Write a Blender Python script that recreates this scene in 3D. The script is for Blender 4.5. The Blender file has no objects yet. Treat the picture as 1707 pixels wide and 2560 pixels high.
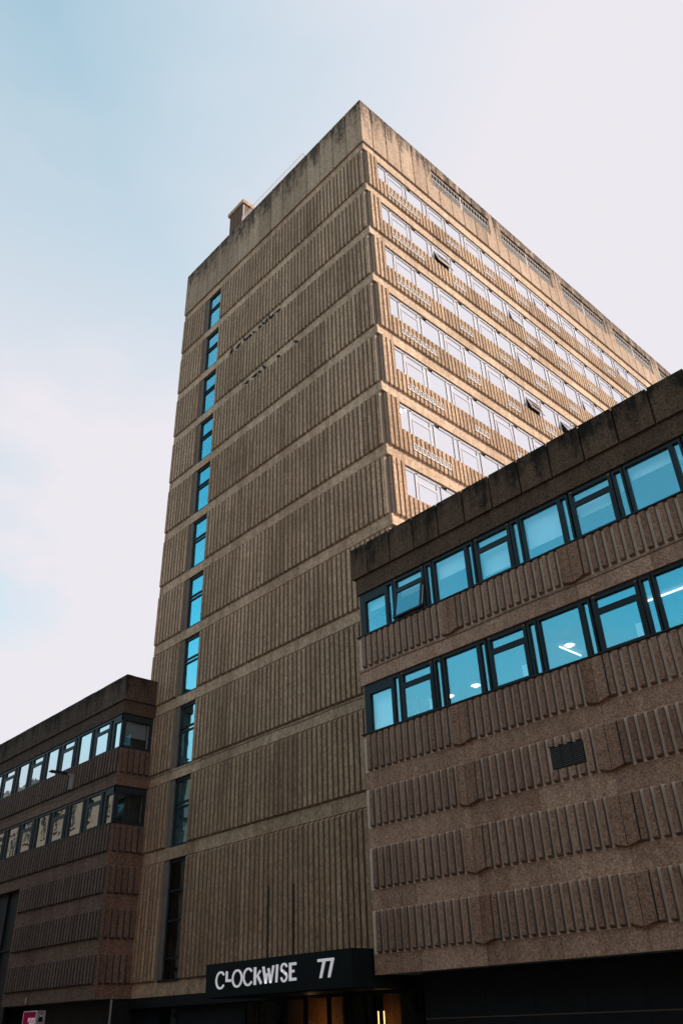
import bpy, bmesh, math, random
from mathutils import Matrix, Vector
random.seed(7)
R = math.radians
SC = bpy.context.scene
COL = SC.collection

# ------------------------------------------------------------------ camera
YAW, PITCH, ROLL = R(46.034), R(31.918), R(-2.304)
CAM = (17.93, -20.0, 1.65)
cy, sy = math.cos(YAW), math.sin(YAW)
r0 = Vector((cy, sy, 0)); f0 = Vector((-sy, cy, 0)); u0 = Vector((0, 0, 1))
fw = math.cos(PITCH) * f0 + math.sin(PITCH) * u0
up = -math.sin(PITCH) * f0 + math.cos(PITCH) * u0
rr = math.cos(ROLL) * r0 + math.sin(ROLL) * up
uu = -math.sin(ROLL) * r0 + math.cos(ROLL) * up
cam = bpy.data.cameras.new('camera')
cam.sensor_fit = 'VERTICAL'; cam.sensor_height = 36.0; cam.sensor_width = 24.0
cam.lens = 28.616; cam.clip_end = 3000
co = bpy.data.objects.new('camera', cam); COL.objects.link(co)
co.matrix_world = Matrix(((rr.x, uu.x, -fw.x, CAM[0]), (rr.y, uu.y, -fw.y, CAM[1]), (rr.z, uu.z, -fw.z, CAM[2]), (0, 0, 0, 1)))
SC.camera = co

# ------------------------------------------------------------------ sky and sun
SUN_AZ, SUN_EL = R(40.0), R(39.0)          # azimuth clockwise from +Y
SD = Vector((math.sin(SUN_AZ) * math.cos(SUN_EL), math.cos(SUN_AZ) * math.cos(SUN_EL), math.sin(SUN_EL)))
W = bpy.data.worlds.new('World'); SC.world = W; W.use_nodes = True
nt = W.node_tree; N = nt.nodes; L = nt.links
bg = N['Background']; bg.inputs[1].default_value = 0.12
sk = N.new('ShaderNodeTexSky'); sk.sky_type = 'NISHITA'; sk.sun_disc = False
sk.sun_elevation = SUN_EL; sk.sun_rotation = SUN_AZ
sk.air_density = 1.0; sk.dust_density = 0.6; sk.ozone_density = 1.2
tc = N.new('ShaderNodeTexCoord')
dt = N.new('ShaderNodeVectorMath'); dt.operation = 'DOT_PRODUCT'; dt.inputs[1].default_value = SD
L.new(tc.outputs['Generated'], dt.inputs[0])
mr = N.new('ShaderNodeMapRange'); mr.inputs['From Min'].default_value = 0.36; mr.inputs['From Max'].default_value = 0.74
mr.inputs['To Min'].default_value = 0.39; mr.inputs['To Max'].default_value = 0.97
L.new(dt.outputs['Value'], mr.inputs['Value'])
sx = N.new('ShaderNodeSeparateXYZ'); L.new(tc.outputs['Generated'], sx.inputs[0])
hz = N.new('ShaderNodeMapRange'); hz.inputs['From Min'].default_value = 0.88; hz.inputs['From Max'].default_value = 0.38
hz.inputs['To Min'].default_value = 0.0; hz.inputs['To Max'].default_value = 0.95
L.new(sx.outputs['Z'], hz.inputs['Value'])
# thin high cloud: stretched fractal noise on the direction
mp = N.new('ShaderNodeMapping'); mp.inputs['Scale'].default_value = (1.0, 1.0, 2.4)
L.new(tc.outputs['Generated'], mp.inputs['Vector'])
nz = N.new('ShaderNodeTexNoise'); nz.inputs['Scale'].default_value = 3.1; nz.inputs['Detail'].default_value = 9; nz.inputs['Roughness'].default_value = 0.55
L.new(mp.outputs[0], nz.inputs['Vector'])
cm = N.new('ShaderNodeMapRange'); cm.inputs['From Min'].default_value = 0.46; cm.inputs['From Max'].default_value = 0.70
cm.inputs['To Min'].default_value = -0.02; cm.inputs['To Max'].default_value = 0.34
L.new(nz.outputs['Fac'], cm.inputs['Value'])
ca = N.new('ShaderNodeMapRange'); ca.inputs['From Min'].default_value = 0.72; ca.inputs['From Max'].default_value = 0.46
ca.inputs['To Min'].default_value = 0.22; ca.inputs['To Max'].default_value = 1.0; L.new(sx.outputs['Z'], ca.inputs['Value'])
cc = N.new('ShaderNodeMath'); cc.operation = 'MULTIPLY'; L.new(cm.outputs[0], cc.inputs[0]); L.new(ca.outputs[0], cc.inputs[1])
hd = N.new('ShaderNodeMapRange'); hd.inputs['From Min'].default_value = -0.22; hd.inputs['From Max'].default_value = 0.16
hd.inputs['To Min'].default_value = 0.08; hd.inputs['To Max'].default_value = 1.0; L.new(dt.outputs['Value'], hd.inputs['Value'])
a0 = N.new('ShaderNodeMath'); a0.operation = 'ADD'; L.new(mr.outputs[0], a0.inputs[0]); L.new(hz.outputs[0], a0.inputs[1])
a1 = N.new('ShaderNodeMath'); a1.operation = 'MULTIPLY'; L.new(a0.outputs[0], a1.inputs[0]); L.new(hd.outputs[0], a1.inputs[1])
lb = N.new('ShaderNodeMapRange'); lb.inputs['From Min'].default_value = 0.40; lb.inputs['From Max'].default_value = 0.24
lb.inputs['To Min'].default_value = 0.0; lb.inputs['To Max'].default_value = 0.85; L.new(sx.outputs['Z'], lb.inputs['Value'])
a3 = N.new('ShaderNodeMath'); a3.operation = 'ADD'; L.new(a1.outputs[0], a3.inputs[0]); L.new(lb.outputs[0], a3.inputs[1])
a2 = N.new('ShaderNodeMath'); a2.operation = 'ADD'; a2.use_clamp = True; L.new(a3.outputs[0], a2.inputs[0]); L.new(cc.outputs[0], a2.inputs[1])
mx = N.new('ShaderNodeMix'); mx.data_type = 'RGBA'
mx.inputs['B'].default_value = (3.52, 3.39, 3.62, 1)      # sunlit thin cloud veil
ct = N.new('ShaderNodeMix'); ct.data_type = 'RGBA'; ct.blend_type = 'MULTIPLY'; ct.inputs['Factor'].default_value = 1.0
ct.inputs['B'].default_value = (0.52, 1.50, 1.16, 1)         # clear sky of the photograph leans to cyan
L.new(sk.outputs[0], ct.inputs['A'])
L.new(a2.outputs[0], mx.inputs['Factor']); L.new(ct.outputs['Result'], mx.inputs['A'])
L.new(mx.outputs['Result'], bg.inputs[0])

sun = bpy.data.lights.new('sun', 'SUN'); sun.energy = 3.7; sun.angle = R(0.53); sun.color = (1.0, 0.88, 0.80)
so = bpy.data.objects.new('sun', sun); COL.objects.link(so)
so.rotation_euler = SD.to_track_quat('Z', 'Y').to_euler(); so.location = (60, 80, 90)

VS = SC.view_settings
SC.display_settings.display_device = 'sRGB'
VS.view_transform = 'Standard'; VS.look = 'None'; VS.gamma = 1.0; VS.use_curve_mapping = False
VS.exposure = 1.0
try:
    SC.cycles.max_bounces = 7; SC.cycles.transparent_max_bounces = 8
except Exception:
    pass

# ------------------------------------------------------------------ materials
def mat(name):
    m = bpy.data.materials.new(name); m.use_nodes = True
    return m, m.node_tree.nodes, m.node_tree.links, m.node_tree.nodes['Principled BSDF']

def simple(name, col, rough=0.6, metal=0.0, emit=None, es=0.0, var=0.0, vscale=3.0, spec=0.5):
    m, n, l, b = mat(name)
    b.inputs['Base Color'].default_value = (*col, 1); b.inputs['Roughness'].default_value = rough; b.inputs['Metallic'].default_value = metal
    b.inputs['Specular IOR Level'].default_value = spec
    if emit: b.inputs['Emission Color'].default_value = (*emit, 1); b.inputs['Emission Strength'].default_value = es
    if var > 0:
        g = n.new('ShaderNodeNewGeometry'); t = n.new('ShaderNodeTexNoise'); t.inputs['Scale'].default_value = vscale; t.inputs['Detail'].default_value = 6
        l.new(g.outputs['Position'], t.inputs['Vector'])
        x = n.new('ShaderNodeMix'); x.data_type = 'RGBA'
        x.inputs['A'].default_value = (*[c * (1 - var) for c in col], 1); x.inputs['B'].default_value = (*[min(1, c * (1 + var)) for c in col], 1)
        l.new(t.outputs['Fac'], x.inputs['Factor']); l.new(x.outputs['Result'], b.inputs['Base Color'])
    return m

def concrete(name, c_dark, c_light, speck=0.5, stain=None, streak=0.40, zsc=0.10, grain=13.0, cell=None, drift=False):
    """exposed aggregate concrete; stain = (z_low, z_top, strength, colour) dark growth hanging from an edge at z_top"""
    m, n, l, b = mat(name)
    b.inputs['Roughness'].default_value = 0.95; b.inputs['Specular IOR Level'].default_value = 0.15
    g = n.new('ShaderNodeNewGeometry')
    def noise(scale, detail, rough, vec=None, sc=None):
        t = n.new('ShaderNodeTexNoise'); t.inputs['Scale'].default_value = scale; t.inputs['Detail'].default_value = detail; t.inputs['Roughness'].default_value = rough
        if sc:
            q = n.new('ShaderNodeMapping'); q.inputs['Scale'].default_value = sc; l.new(g.outputs['Position'], q.inputs['Vector']); l.new(q.outputs[0], t.inputs['Vector'])
        else: l.new(g.outputs['Position'], t.inputs['Vector'])
        return t.outputs['Fac']
    def math_(op, a, bb, clamp=False):
        k = n.new('ShaderNodeMath'); k.operation = op; k.use_clamp = clamp
        for i, v in enumerate((a, bb)):
            if isinstance(v, (int, float)): k.inputs[i].default_value = v
            else: l.new(v, k.inputs[i])
        return k.outputs[0]
    def rng(v, a, bb, c, d):
        k = n.new('ShaderNodeMapRange')
        for i, q in zip(('From Min', 'From Max', 'To Min', 'To Max'), (a, bb, c, d)): k.inputs[i].default_value = q
        l.new(v, k.inputs['Value']); return k.outputs[0]
    big = noise(0.35, 5, 0.6)
    stk = noise(1.0, 6, 0.65, sc=(2.6, 2.6, zsc))
    med = noise(5.0, 4, 0.6)
    spk = noise(grain, 4, 0.80)
    vor = n.new('ShaderNodeTexVoronoi'); vor.inputs['Scale'].default_value = 26.0; l.new(g.outputs['Position'], vor.inputs['Vector'])
    oi = n.new('ShaderNodeObjectInfo')
    f = math_('ADD', math_('MULTIPLY', rng(big, .3, .7, 0, 1), .28), math_('MULTIPLY', rng(stk, .3, .7, 0, 1), streak))
    f = math_('ADD', f, math_('MULTIPLY', rng(med, .3, .7, 0, 1), .18))
    f = math_('ADD', f, math_('MULTIPLY', oi.outputs['Random'], .22))
    if cell:
        (ox, oy, oz), (wx, wy, wz), amt, ramt = cell
        for (o3, w3, am) in (((ox, oy, oz), (wx, wy, wz), amt), ((5.663, -.245, 0), (P_RIB, P_RIB, 400), ramt)):
            va = n.new('ShaderNodeVectorMath'); va.operation = 'ADD'; va.inputs[1].default_value = o3; l.new(g.outputs['Position'], va.inputs[0])
            vd_ = n.new('ShaderNodeVectorMath'); vd_.operation = 'DIVIDE'; vd_.inputs[1].default_value = w3; l.new(va.outputs[0], vd_.inputs[0])
            vf = n.new('ShaderNodeVectorMath'); vf.operation = 'FLOOR'; l.new(vd_.outputs[0], vf.inputs[0])
            wn = n.new('ShaderNodeTexWhiteNoise'); l.new(vf.outputs[0], wn.inputs['Vector'])
            f = math_('ADD', f, math_('MULTIPLY', math_('SUBTRACT', wn.outputs['Value'], .5), am))
    f = math_('ADD', f, 0.02, True)
    mixc = n.new('ShaderNodeMix'); mixc.data_type = 'RGBA'; mixc.inputs['A'].default_value = (*c_dark, 1); mixc.inputs['B'].default_value = (*c_light, 1)
    l.new(f, mixc.inputs['Factor'])
    # aggregate specks, light and dark
    sp = n.new('ShaderNodeHueSaturation'); l.new(mixc.outputs['Result'], sp.inputs['Color'])
    sv = math_('ADD', rng(spk, .3, .7, 1 - speck * .62, 1 + speck * .62), math_('MULTIPLY', rng(vor.outputs['Distance'], 0.0, .35, 1.0, 0.0), speck * .25))
    l.new(sv, sp.inputs['Value'])
    col = sp.outputs['Color']
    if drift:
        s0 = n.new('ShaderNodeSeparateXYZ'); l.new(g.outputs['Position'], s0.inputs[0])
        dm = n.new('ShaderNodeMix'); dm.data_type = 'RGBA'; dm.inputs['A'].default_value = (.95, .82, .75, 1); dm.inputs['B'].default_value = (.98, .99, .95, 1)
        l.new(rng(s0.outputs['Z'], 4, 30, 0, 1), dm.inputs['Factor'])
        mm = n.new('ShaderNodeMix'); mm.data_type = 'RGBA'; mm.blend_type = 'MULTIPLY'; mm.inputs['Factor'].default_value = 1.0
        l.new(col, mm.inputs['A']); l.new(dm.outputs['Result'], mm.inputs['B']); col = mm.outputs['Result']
    if stain:
        zl, zt, st, sc_ = stain
        sz = n.new('ShaderNodeSeparateXYZ'); l.new(g.outputs['Position'], sz.inputs[0])
        gr = rng(sz.outputs['Z'], zl, zt, 0.0, 1.0)
        s1 = noise(1.0, 7, 0.7, sc=(1.7, 1.7, .22)); s2 = noise(3.2, 7, .75)
        k = math_('ADD', math_('MULTIPLY', gr, .52), math_('MULTIPLY', rng(s1, .3, .7, 0, 1), .48))
        k = math_('ADD', k, math_('MULTIPLY', rng(s2, .3, .7, 0, 1), .30))
        k = rng(k, .66, .92, 0.0, st)
        kk = n.new('ShaderNodeClamp'); l.new(k, kk.inputs['Value']); kk.inputs['Max'].default_value = st
        ms = n.new('ShaderNodeMix'); ms.data_type = 'RGBA'; l.new(kk.outputs[0], ms.inputs['Factor']); l.new(col, ms.inputs['A']); ms.inputs['B'].default_value = (*sc_, 1)
        col = ms.outputs['Result']
    l.new(col, b.inputs['Base Color'])
    bp = n.new('ShaderNodeBump'); bp.inputs['Strength'].default_value = 0.55; bp.inputs['Distance'].default_value = 0.012
    l.new(math_('ADD', spk, math_('MULTIPLY', med, .6)), bp.inputs['Height']); l.new(bp.outputs[0], b.inputs['Normal'])
    return m

def glass(name, refl, tint, trans, rough=0.0, wob=0.004, edge=.45, add=False):
    m = bpy.data.materials.new(name); m.use_nodes = True; n = m.node_tree.nodes; l = m.node_tree.links
    n.remove(n['Principled BSDF']); out = n['Material Output']
    gl = n.new('ShaderNodeBsdfGlossy'); gl.inputs['Color'].default_value = (*tint, 1); gl.inputs['Roughness'].default_value = rough
    tr = n.new('ShaderNodeBsdfTransparent'); tr.inputs['Color'].default_value = (*trans, 1)
    lw = n.new('ShaderNodeLayerWeight'); lw.inputs['Blend'].default_value = 0.35
    mrg = n.new('ShaderNodeMapRange'); mrg.inputs['To Min'].default_value = refl; mrg.inputs['To Max'].default_value = min(1, refl + edge)
    l.new(lw.outputs['Facing'], mrg.inputs['Value'])
    x = n.new('ShaderNodeMixShader'); l.new(mrg.outputs[0], x.inputs[0]); l.new(tr.outputs[0], x.inputs[1]); l.new(gl.outputs[0], x.inputs[2])
    if add:
        x = n.new('ShaderNodeAddShader'); l.new(tr.outputs[0], x.inputs[0]); l.new(gl.outputs[0], x.inputs[1])
    g = n.new('ShaderNodeNewGeometry'); t = n.new('ShaderNodeTexNoise'); t.inputs['Scale'].default_value = 1.1; t.inputs['Detail'].default_value = 2
    l.new(g.outputs['Position'], t.inputs['Vector'])
    bp = n.new('ShaderNodeBump'); bp.inputs['Strength'].default_value = 1.0; bp.inputs['Distance'].default_value = wob
    l.new(t.outputs['Fac'], bp.inputs['Height']); l.new(bp.outputs[0], gl.inputs['Normal'])
    l.new(x.outputs[0], out.inputs['Surface'])
    return m

M = {}
P_RIB = .2783
CELL = ((16.78, -.79, -7.675), (2.2265, 2.2265, 3.367), .30, .22)
CELLW = ((.93, 0, -.9), (2.215, 30, 1.675), .34, 0)
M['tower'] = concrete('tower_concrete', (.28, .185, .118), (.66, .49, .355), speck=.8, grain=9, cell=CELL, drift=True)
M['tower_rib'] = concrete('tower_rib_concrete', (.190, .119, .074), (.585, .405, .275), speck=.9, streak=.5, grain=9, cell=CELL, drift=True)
M['tower_par'] = concrete('tower_parapet_concrete', (.25, .172, .113), (.51, .38, .27), speck=.7, stain=(41.6, 45.7, .90, (.040, .031, .023)), zsc=.05, grain=9, cell=((16.79, -.795, 0), (1.1133, 1.1133, 400), .45, 0))
M['wing'] = concrete('wing_concrete', (.215, .117, .076), (.57, .345, .238), speck=1.2, streak=.5, zsc=.16, grain=21, cell=CELLW)
M['wing_rib'] = concrete('wing_rib_concrete', (.165, .084, .054), (.42, .245, .165), speck=1.3, streak=.5, zsc=.16, grain=21, cell=CELLW)
M['wing_par'] = concrete('wing_parapet_concrete', (.060, .035, .022), (.150, .094, .062), speck=1.4, stain=(14.1, 16.2, .95, (.012, .010, .007)), grain=21)
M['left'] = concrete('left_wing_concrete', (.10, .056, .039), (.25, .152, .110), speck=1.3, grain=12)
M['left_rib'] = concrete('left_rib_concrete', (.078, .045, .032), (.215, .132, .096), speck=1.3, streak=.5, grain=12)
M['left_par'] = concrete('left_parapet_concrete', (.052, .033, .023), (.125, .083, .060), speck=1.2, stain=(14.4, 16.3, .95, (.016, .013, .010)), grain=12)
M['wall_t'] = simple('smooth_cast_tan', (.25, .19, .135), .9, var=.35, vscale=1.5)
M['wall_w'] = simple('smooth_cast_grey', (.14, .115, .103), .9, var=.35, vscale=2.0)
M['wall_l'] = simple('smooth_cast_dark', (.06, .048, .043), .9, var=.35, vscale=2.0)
M['cement'] = simple('smooth_cement', (.76, .56, .42), .9, var=.2, vscale=4)
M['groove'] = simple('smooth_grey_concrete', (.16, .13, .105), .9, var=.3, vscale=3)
M['core'] = simple('core_plaster', (.10, .105, .11), .9)
M['plaster'] = simple('plaster', (.42, .40, .38), .9, var=.1)
M['ceiling'] = simple('ceiling_tile', (.28, .29, .30), .9, var=.06)
M['frame_dark'] = simple('slate_frame', (.018, .025, .030), .45, var=.25, spec=.25)
M['frame_white'] = simple('white_frame', (.52, .51, .54), .95, var=.06, spec=.0)
M['gasket_and_shade'] = simple('black_gasket_and_shade', (.03, .03, .034), .5)
M['glass_w'] = glass('wing_glass', .40, (.10, .215, .25), (.82, .87, .88), add=True)
M['glass_l'] = glass('left_glass', .58, (.80, .96, 1.0), (.35, .42, .44), wob=.004)
M['glass_s'] = glass('side_glass', .97, (1.0, .99, 1.0), (.35, .38, .4), wob=.003)
M['glass_t'] = glass('stair_glass', .40, (.19, .385, .435), (.6, .7, .72), add=True)
M['glass_b'] = glass('base_glass', .05, edge=.12, tint=(.7, .9, .95), trans=(.5, .5, .5))
M['glass_c'] = glass('corner_glass', .06, edge=.12, tint=(.7, .9, .95), trans=(.68, .7, .7))
M['blind'] = simple('blind_fabric', (.86, .87, .88), .9, var=.05)
M['paper'] = simple('white_paper', (.88, .86, .88), .8, emit=(1, .97, .98), es=0.0)
M['black'] = simple('black_paint', (.008, .010, .011), .5, var=.3, vscale=8, spec=.15)
M['sign'] = simple('sign_panel', (.008, .013, .014), .5, var=.25, vscale=1.2, spec=.12)
M['letter'] = simple('sign_letter', (.92, .90, .95), .6, emit=(1.0, .96, 1.0), es=.13)
M['metal_grey'] = simple('grey_metal', (.30, .29, .28), .7, .0, var=.1, spec=.2)
M['white_metal'] = simple('white_metal', (.72, .68, .64), .95, spec=.0)
M['cable'] = simple('cable_grey', (.20, .17, .145), .7)
M['stone_dark'] = simple('dark_polished_stone', (.016, .017, .018), .5, var=.35, vscale=2.0, spec=.12)
M['stone_line'] = simple('stone_trim', (.085, .066, .055), .5)
M['sand'] = simple('sandstone', (.115, .09, .066), .9, var=.25, vscale=1.2)
M['sand2'] = simple('red_sandstone', (.15, .095, .072), .9, var=.25, vscale=1.2)
M['bounce_cut'] = simple('bounce_cut_stone', (.075, .062, .05), .9, var=.3, vscale=1.2)  # kept dark to cut the light bounced onto the facades
M['brick'] = simple('rust_brick', (.15, .08, .05), .9, var=.25, vscale=6)
M['slate'] = simple('slate_roof', (.05, .055, .06), .7)
M['asphalt'] = simple('asphalt', (.04, .04, .042), .9, var=.2, vscale=6)
M['paving'] = simple('paving_stone', (.09, .087, .08), .9, var=.15, vscale=3)
M['ground'] = simple('town_ground', (.12, .115, .105), .95, var=.15, vscale=.2)
M['paint'] = simple('road_paint', (.75, .75, .72), .7)
M['pigeon'] = simple('pigeon_feather', (.030, .034, .042), .6, var=.5, vscale=14)
M['pink'] = simple('magenta_poster', (.60, .006, .10), .7, spec=.05)
M['warm'] = simple('warm_wood', (.42, .17, .05), .6, var=.35, vscale=3)
M['tube'] = simple('lamp_tube', (1, .8, .5), .5, emit=(1.0, .62, .22), es=4.0)
M['strip'] = simple('strip_light', (1, .9, .9), .5, emit=(1.0, .80, .78), es=.8)
M['bulb'] = simple('lamp_bulb', (1, .85, .75), .5, emit=(1.0, .80, .70), es=1.4)
M['slat'] = simple('louvre_slat', (.14, .13, .12), .6, spec=.2)
M['sky_dark'] = simple('vent_dark', (.006, .006, .007), .5)
M['louvre_back'] = simple('louvre_back', (.06, .038, .022), .9)

# ------------------------------------------------------------------ mesh helpers
class MB:
    def __init__(s): s.v = []; s.f = []
    def box(s, x0, x1, y0, y1, z0, z1):
        b = len(s.v)
        s.v += [(x0, y0, z0), (x1, y0, z0), (x1, y1, z0), (x0, y1, z0), (x0, y0, z1), (x1, y0, z1), (x1, y1, z1), (x0, y1, z1)]
        s.f += [tuple(b + i for i in q) for q in ((0, 3, 2, 1), (4, 5, 6, 7), (0, 1, 5, 4), (1, 2, 6, 5), (2, 3, 7, 6), (3, 0, 4, 7))]
        return s
    def hexa(s, pts):
        b = len(s.v); s.v += [tuple(p) for p in pts]
        s.f += [tuple(b + i for i in q) for q in ((0, 3, 2, 1), (4, 5, 6, 7), (0, 1, 5, 4), (1, 2, 6, 5), (2, 3, 7, 6), (3, 0, 4, 7))]
        return s
    def prism(s, poly, y0, y1):
        """poly = list of (x,z) counter-clockwise seen from -y, extruded y0 (front) to y1"""
        b = len(s.v); n_ = len(poly)
        s.v += [(x, y0, z) for x, z in poly] + [(x, y1, z) for x, z in poly]
        s.f.append(tuple(b + i for i in range(n_))); s.f.append(tuple(b + n_ + i for i in reversed(range(n_))))
        for i in range(n_):
            j = (i + 1) % n_
            s.f.append((b + i, b + n_ + i, b + n_ + j, b + j))
        return s
    def strip(s, inner, outer, y0, y1, closed=False):
        n_ = len(inner)
        for i in range(n_ if closed else n_ - 1):
            j = (i + 1) % n_
            s.hexa([(outer[i][0], y0, outer[i][1]), (outer[j][0], y0, outer[j][1]), (outer[j][0], y1, outer[j][1]), (outer[i][0], y1, outer[i][1]),
                    (inner[i][0], y0, inner[i][1]), (inner[j][0], y0, inner[j][1]), (inner[j][0], y1, inner[j][1]), (inner[i][0], y1, inner[i][1])])
        return s
    def tube(s, pts, r, seg=6, cap=True):
        rings = []
        for i, p in enumerate(pts):
            p = Vector(p); a = Vector(pts[max(0, i - 1)]); c = Vector(pts[min(len(pts) - 1, i + 1)])
            t = (c - a).normalized(); h = Vector((0, 0, 1)) if abs(t.z) < .9 else Vector((1, 0, 0))
            u = t.cross(h).normalized(); w = t.cross(u).normalized()
            b = len(s.v); rad = r[i] if isinstance(r, (list, tuple)) else r
            for k in range(seg):
                an = 2 * math.pi * k / seg
                s.v.append(tuple(p + rad * (math.cos(an) * u + math.sin(an) * w)))
            rings.append(b)
        for q in range(len(rings) - 1):
            for k in range(seg):
                k2 = (k + 1) % seg
                s.f.append((rings[q] + k, rings[q] + k2, rings[q + 1] + k2, rings[q + 1] + k))
        if cap:
            s.f.append(tuple(rings[0] + k for k in reversed(range(seg)))); s.f.append(tuple(rings[-1] + k for k in range(seg)))
        return s
    def mesh(s, name, m):
        me = bpy.data.meshes.new(name); me.from_pydata(s.v, [], s.f); me.update()
        bm = bmesh.new(); bm.from_mesh(me); bmesh.ops.recalc_face_normals(bm, faces=bm.faces); bm.to_mesh(me); bm.free()
        me.materials.append(m if not isinstance(m, str) else M[m]); return me
    def build(s, name, m, parent=None, loc=None, rz=0): return obj(name, s.mesh(name, m), parent, loc, rz)

def obj(name, me, parent=None, loc=None, rz=0):
    o = bpy.data.objects.new(name, me); COL.objects.link(o)
    if loc: o.location = loc
    if rz: o.rotation_euler = (0, 0, rz)
    if parent: o.parent = parent
    return o
def tag(o, label=None, cat=None, group=None, kind=None):
    if label: o['label'] = label
    if cat: o['category'] = cat
    if group: o['group'] = group
    if kind: o['kind'] = kind
    return o
def empty(name, label, cat, loc=(0, 0, 0), group=None):
    o = bpy.data.objects.new(name, None); COL.objects.link(o); o.location = loc
    return tag(o, label, cat, group)

def rib_verts(w, inset, dt_, db_, h, ch_b=.085, ch_t=.10, left_flush=False, right_flush=False):
    """one cladding rib; local x 0..w, outward is -y, z 0..h"""
    e = .05
    li = 0 if left_flush else inset; ri = 0 if right_flush else inset
    dlt = drt = dt_; dlb = drb = db_
    return [(0, e, 0), (w, e, 0), (w, e, h), (0, e, h),
            (li, -dlb, ch_b if not left_flush else 0.0), (w - ri, -drb, ch_b if not right_flush else 0.0), (w - ri, -drt, h - ch_t), (li, -dlt, h - ch_t)]
RF = [(4, 5, 6, 7), (0, 1, 5, 4), (1, 2, 6, 5), (2, 3, 7, 6), (3, 0, 4, 7)]
_ribcache = {}
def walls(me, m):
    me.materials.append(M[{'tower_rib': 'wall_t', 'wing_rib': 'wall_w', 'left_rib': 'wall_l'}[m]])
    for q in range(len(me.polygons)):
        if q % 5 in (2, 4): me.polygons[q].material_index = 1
def rib_mesh(key, m, *a, **k):
    kk = (key, m) + tuple(round(x, 4) for x in a) + tuple(sorted(k.items()))
    if kk not in _ribcache:
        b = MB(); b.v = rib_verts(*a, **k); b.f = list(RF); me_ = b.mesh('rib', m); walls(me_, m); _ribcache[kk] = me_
    return _ribcache[kk]
def rib_into(b, x, y, z, axis, *a, **k):
    o = len(b.v)
    for p in rib_verts(*a, **k):
        if axis == 'y': b.v.append((x + p[0], y + p[1], z + p[2]))
        else: b.v.append((x - p[1], y + p[0], z + p[2]))
    b.f += [tuple(o + i for i in q) for q in RF]

# ------------------------------------------------------------------ ground, road, pavements
def slab(name, m, x0, x1, y0, y1, z0, z1):
    return tag(MB().box(x0, x1, y0, y1, z0, z1).build(name, m), kind='structure')
g = MB(); g.v = [(-1500, -1500, -.16), (1500, -1500, -.16), (1500, 1500, -.16), (-1500, 1500, -.16)]; g.f = [(0, 1, 2, 3)]
tag(g.build('ground', 'ground'), kind='structure')
slab('road', 'asphalt', -220, 160, -19.0, -6.0, -.5, -.12)
pv = MB()
for i in range(-36, 30):
    for j in range(4):
        pv.box(i * 1.5 + .01, i * 1.5 + 1.49, -5.7 + j * 1.6 + .01, -5.7 + j * 1.6 + 1.59, -.15, random.uniform(-.004, .003))
near = slab('pavement', 'paving', -220, 160, -5.7, 9, -.5, -.006)
st = pv.build('paving_slab', 'paving', near); tag(st, kind='stuff')
slab('kerb', 'stone_line', -220, 160, -6.0, -5.7, -.5, .002)
slab('kerb', 'stone_line', -220, 160, -19.3, -19.0, -.5, .002)
slab('pavement', 'paving', -220, 160, -25.6, -19.3, -.5, -.004)
rm = MB()
for i in range(-30, 20): rm.box(i * 6, i * 6 + 3, -12.55, -12.45, -.121, -.116)
tag(rm.build('road_marking', 'paint'), kind='structure')

# ------------------------------------------------------------------ levels
ST = 3.367
ZB = [3.22, 8.22] + [8.22 + ST * i for i in range(1, 10)]        # rib bottoms, 11 storeys on the tower
PB, PT = 41.98, 45.66                                            # tower parapet
P = .2783                                                        # rib pitch
BAND = .05                                                       # band face y on the tower
TX0, TX1 = -17.13, 0.0
TD = 41.0                                                        # tower depth
WX0, WX1 = -14.32, -13.07                                        # stair window
JX = [-17.13, -16.78] + [-16.78 + 2.2265 * i for i in range(1, 8)] + [-.05]

tower = empty('office_tower', 'tall ribbed concrete office tower between two lower wings, sunlit right side', 'building')
def rib_top(i): return (ZB[i + 1] - .545) if i < 10 else 41.40

# core
c = MB()
c.box(TX0 + .1, WX0 - .06, .36, TD, 0, 45.3); c.box(WX1 + .02, -.9, .362, TD, 2.67, 45.3); c.box(WX1 + .02, -10, .40, 4.5, 0, 2.668); c.box(WX1 + .02, -.9, 4.5, TD, 0, 2.666); c.box(WX0 - .06, WX1 + .02, 1.9, TD, 0, 45.3)
c.box(-.9, -.36, .36, TD, 0, 43.3); c.box(-.9, -.36, .36, TD, 45.0, 45.3)
c.build('core', 'core', tower)
# floor soffits inside the stair windows
s = MB()
for i in range(11): s.box(WX0 - .06, WX1 + .02, .36, 1.9, ZB[i] - .5, ZB[i] - .08)
s.build('stair_landing', 'plaster', tower)
MB().box(WX0 - .06, WX0 - .02, .36, 1.9, 2.7, 41.4).build('window_jamb', 'plaster', tower)

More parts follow.
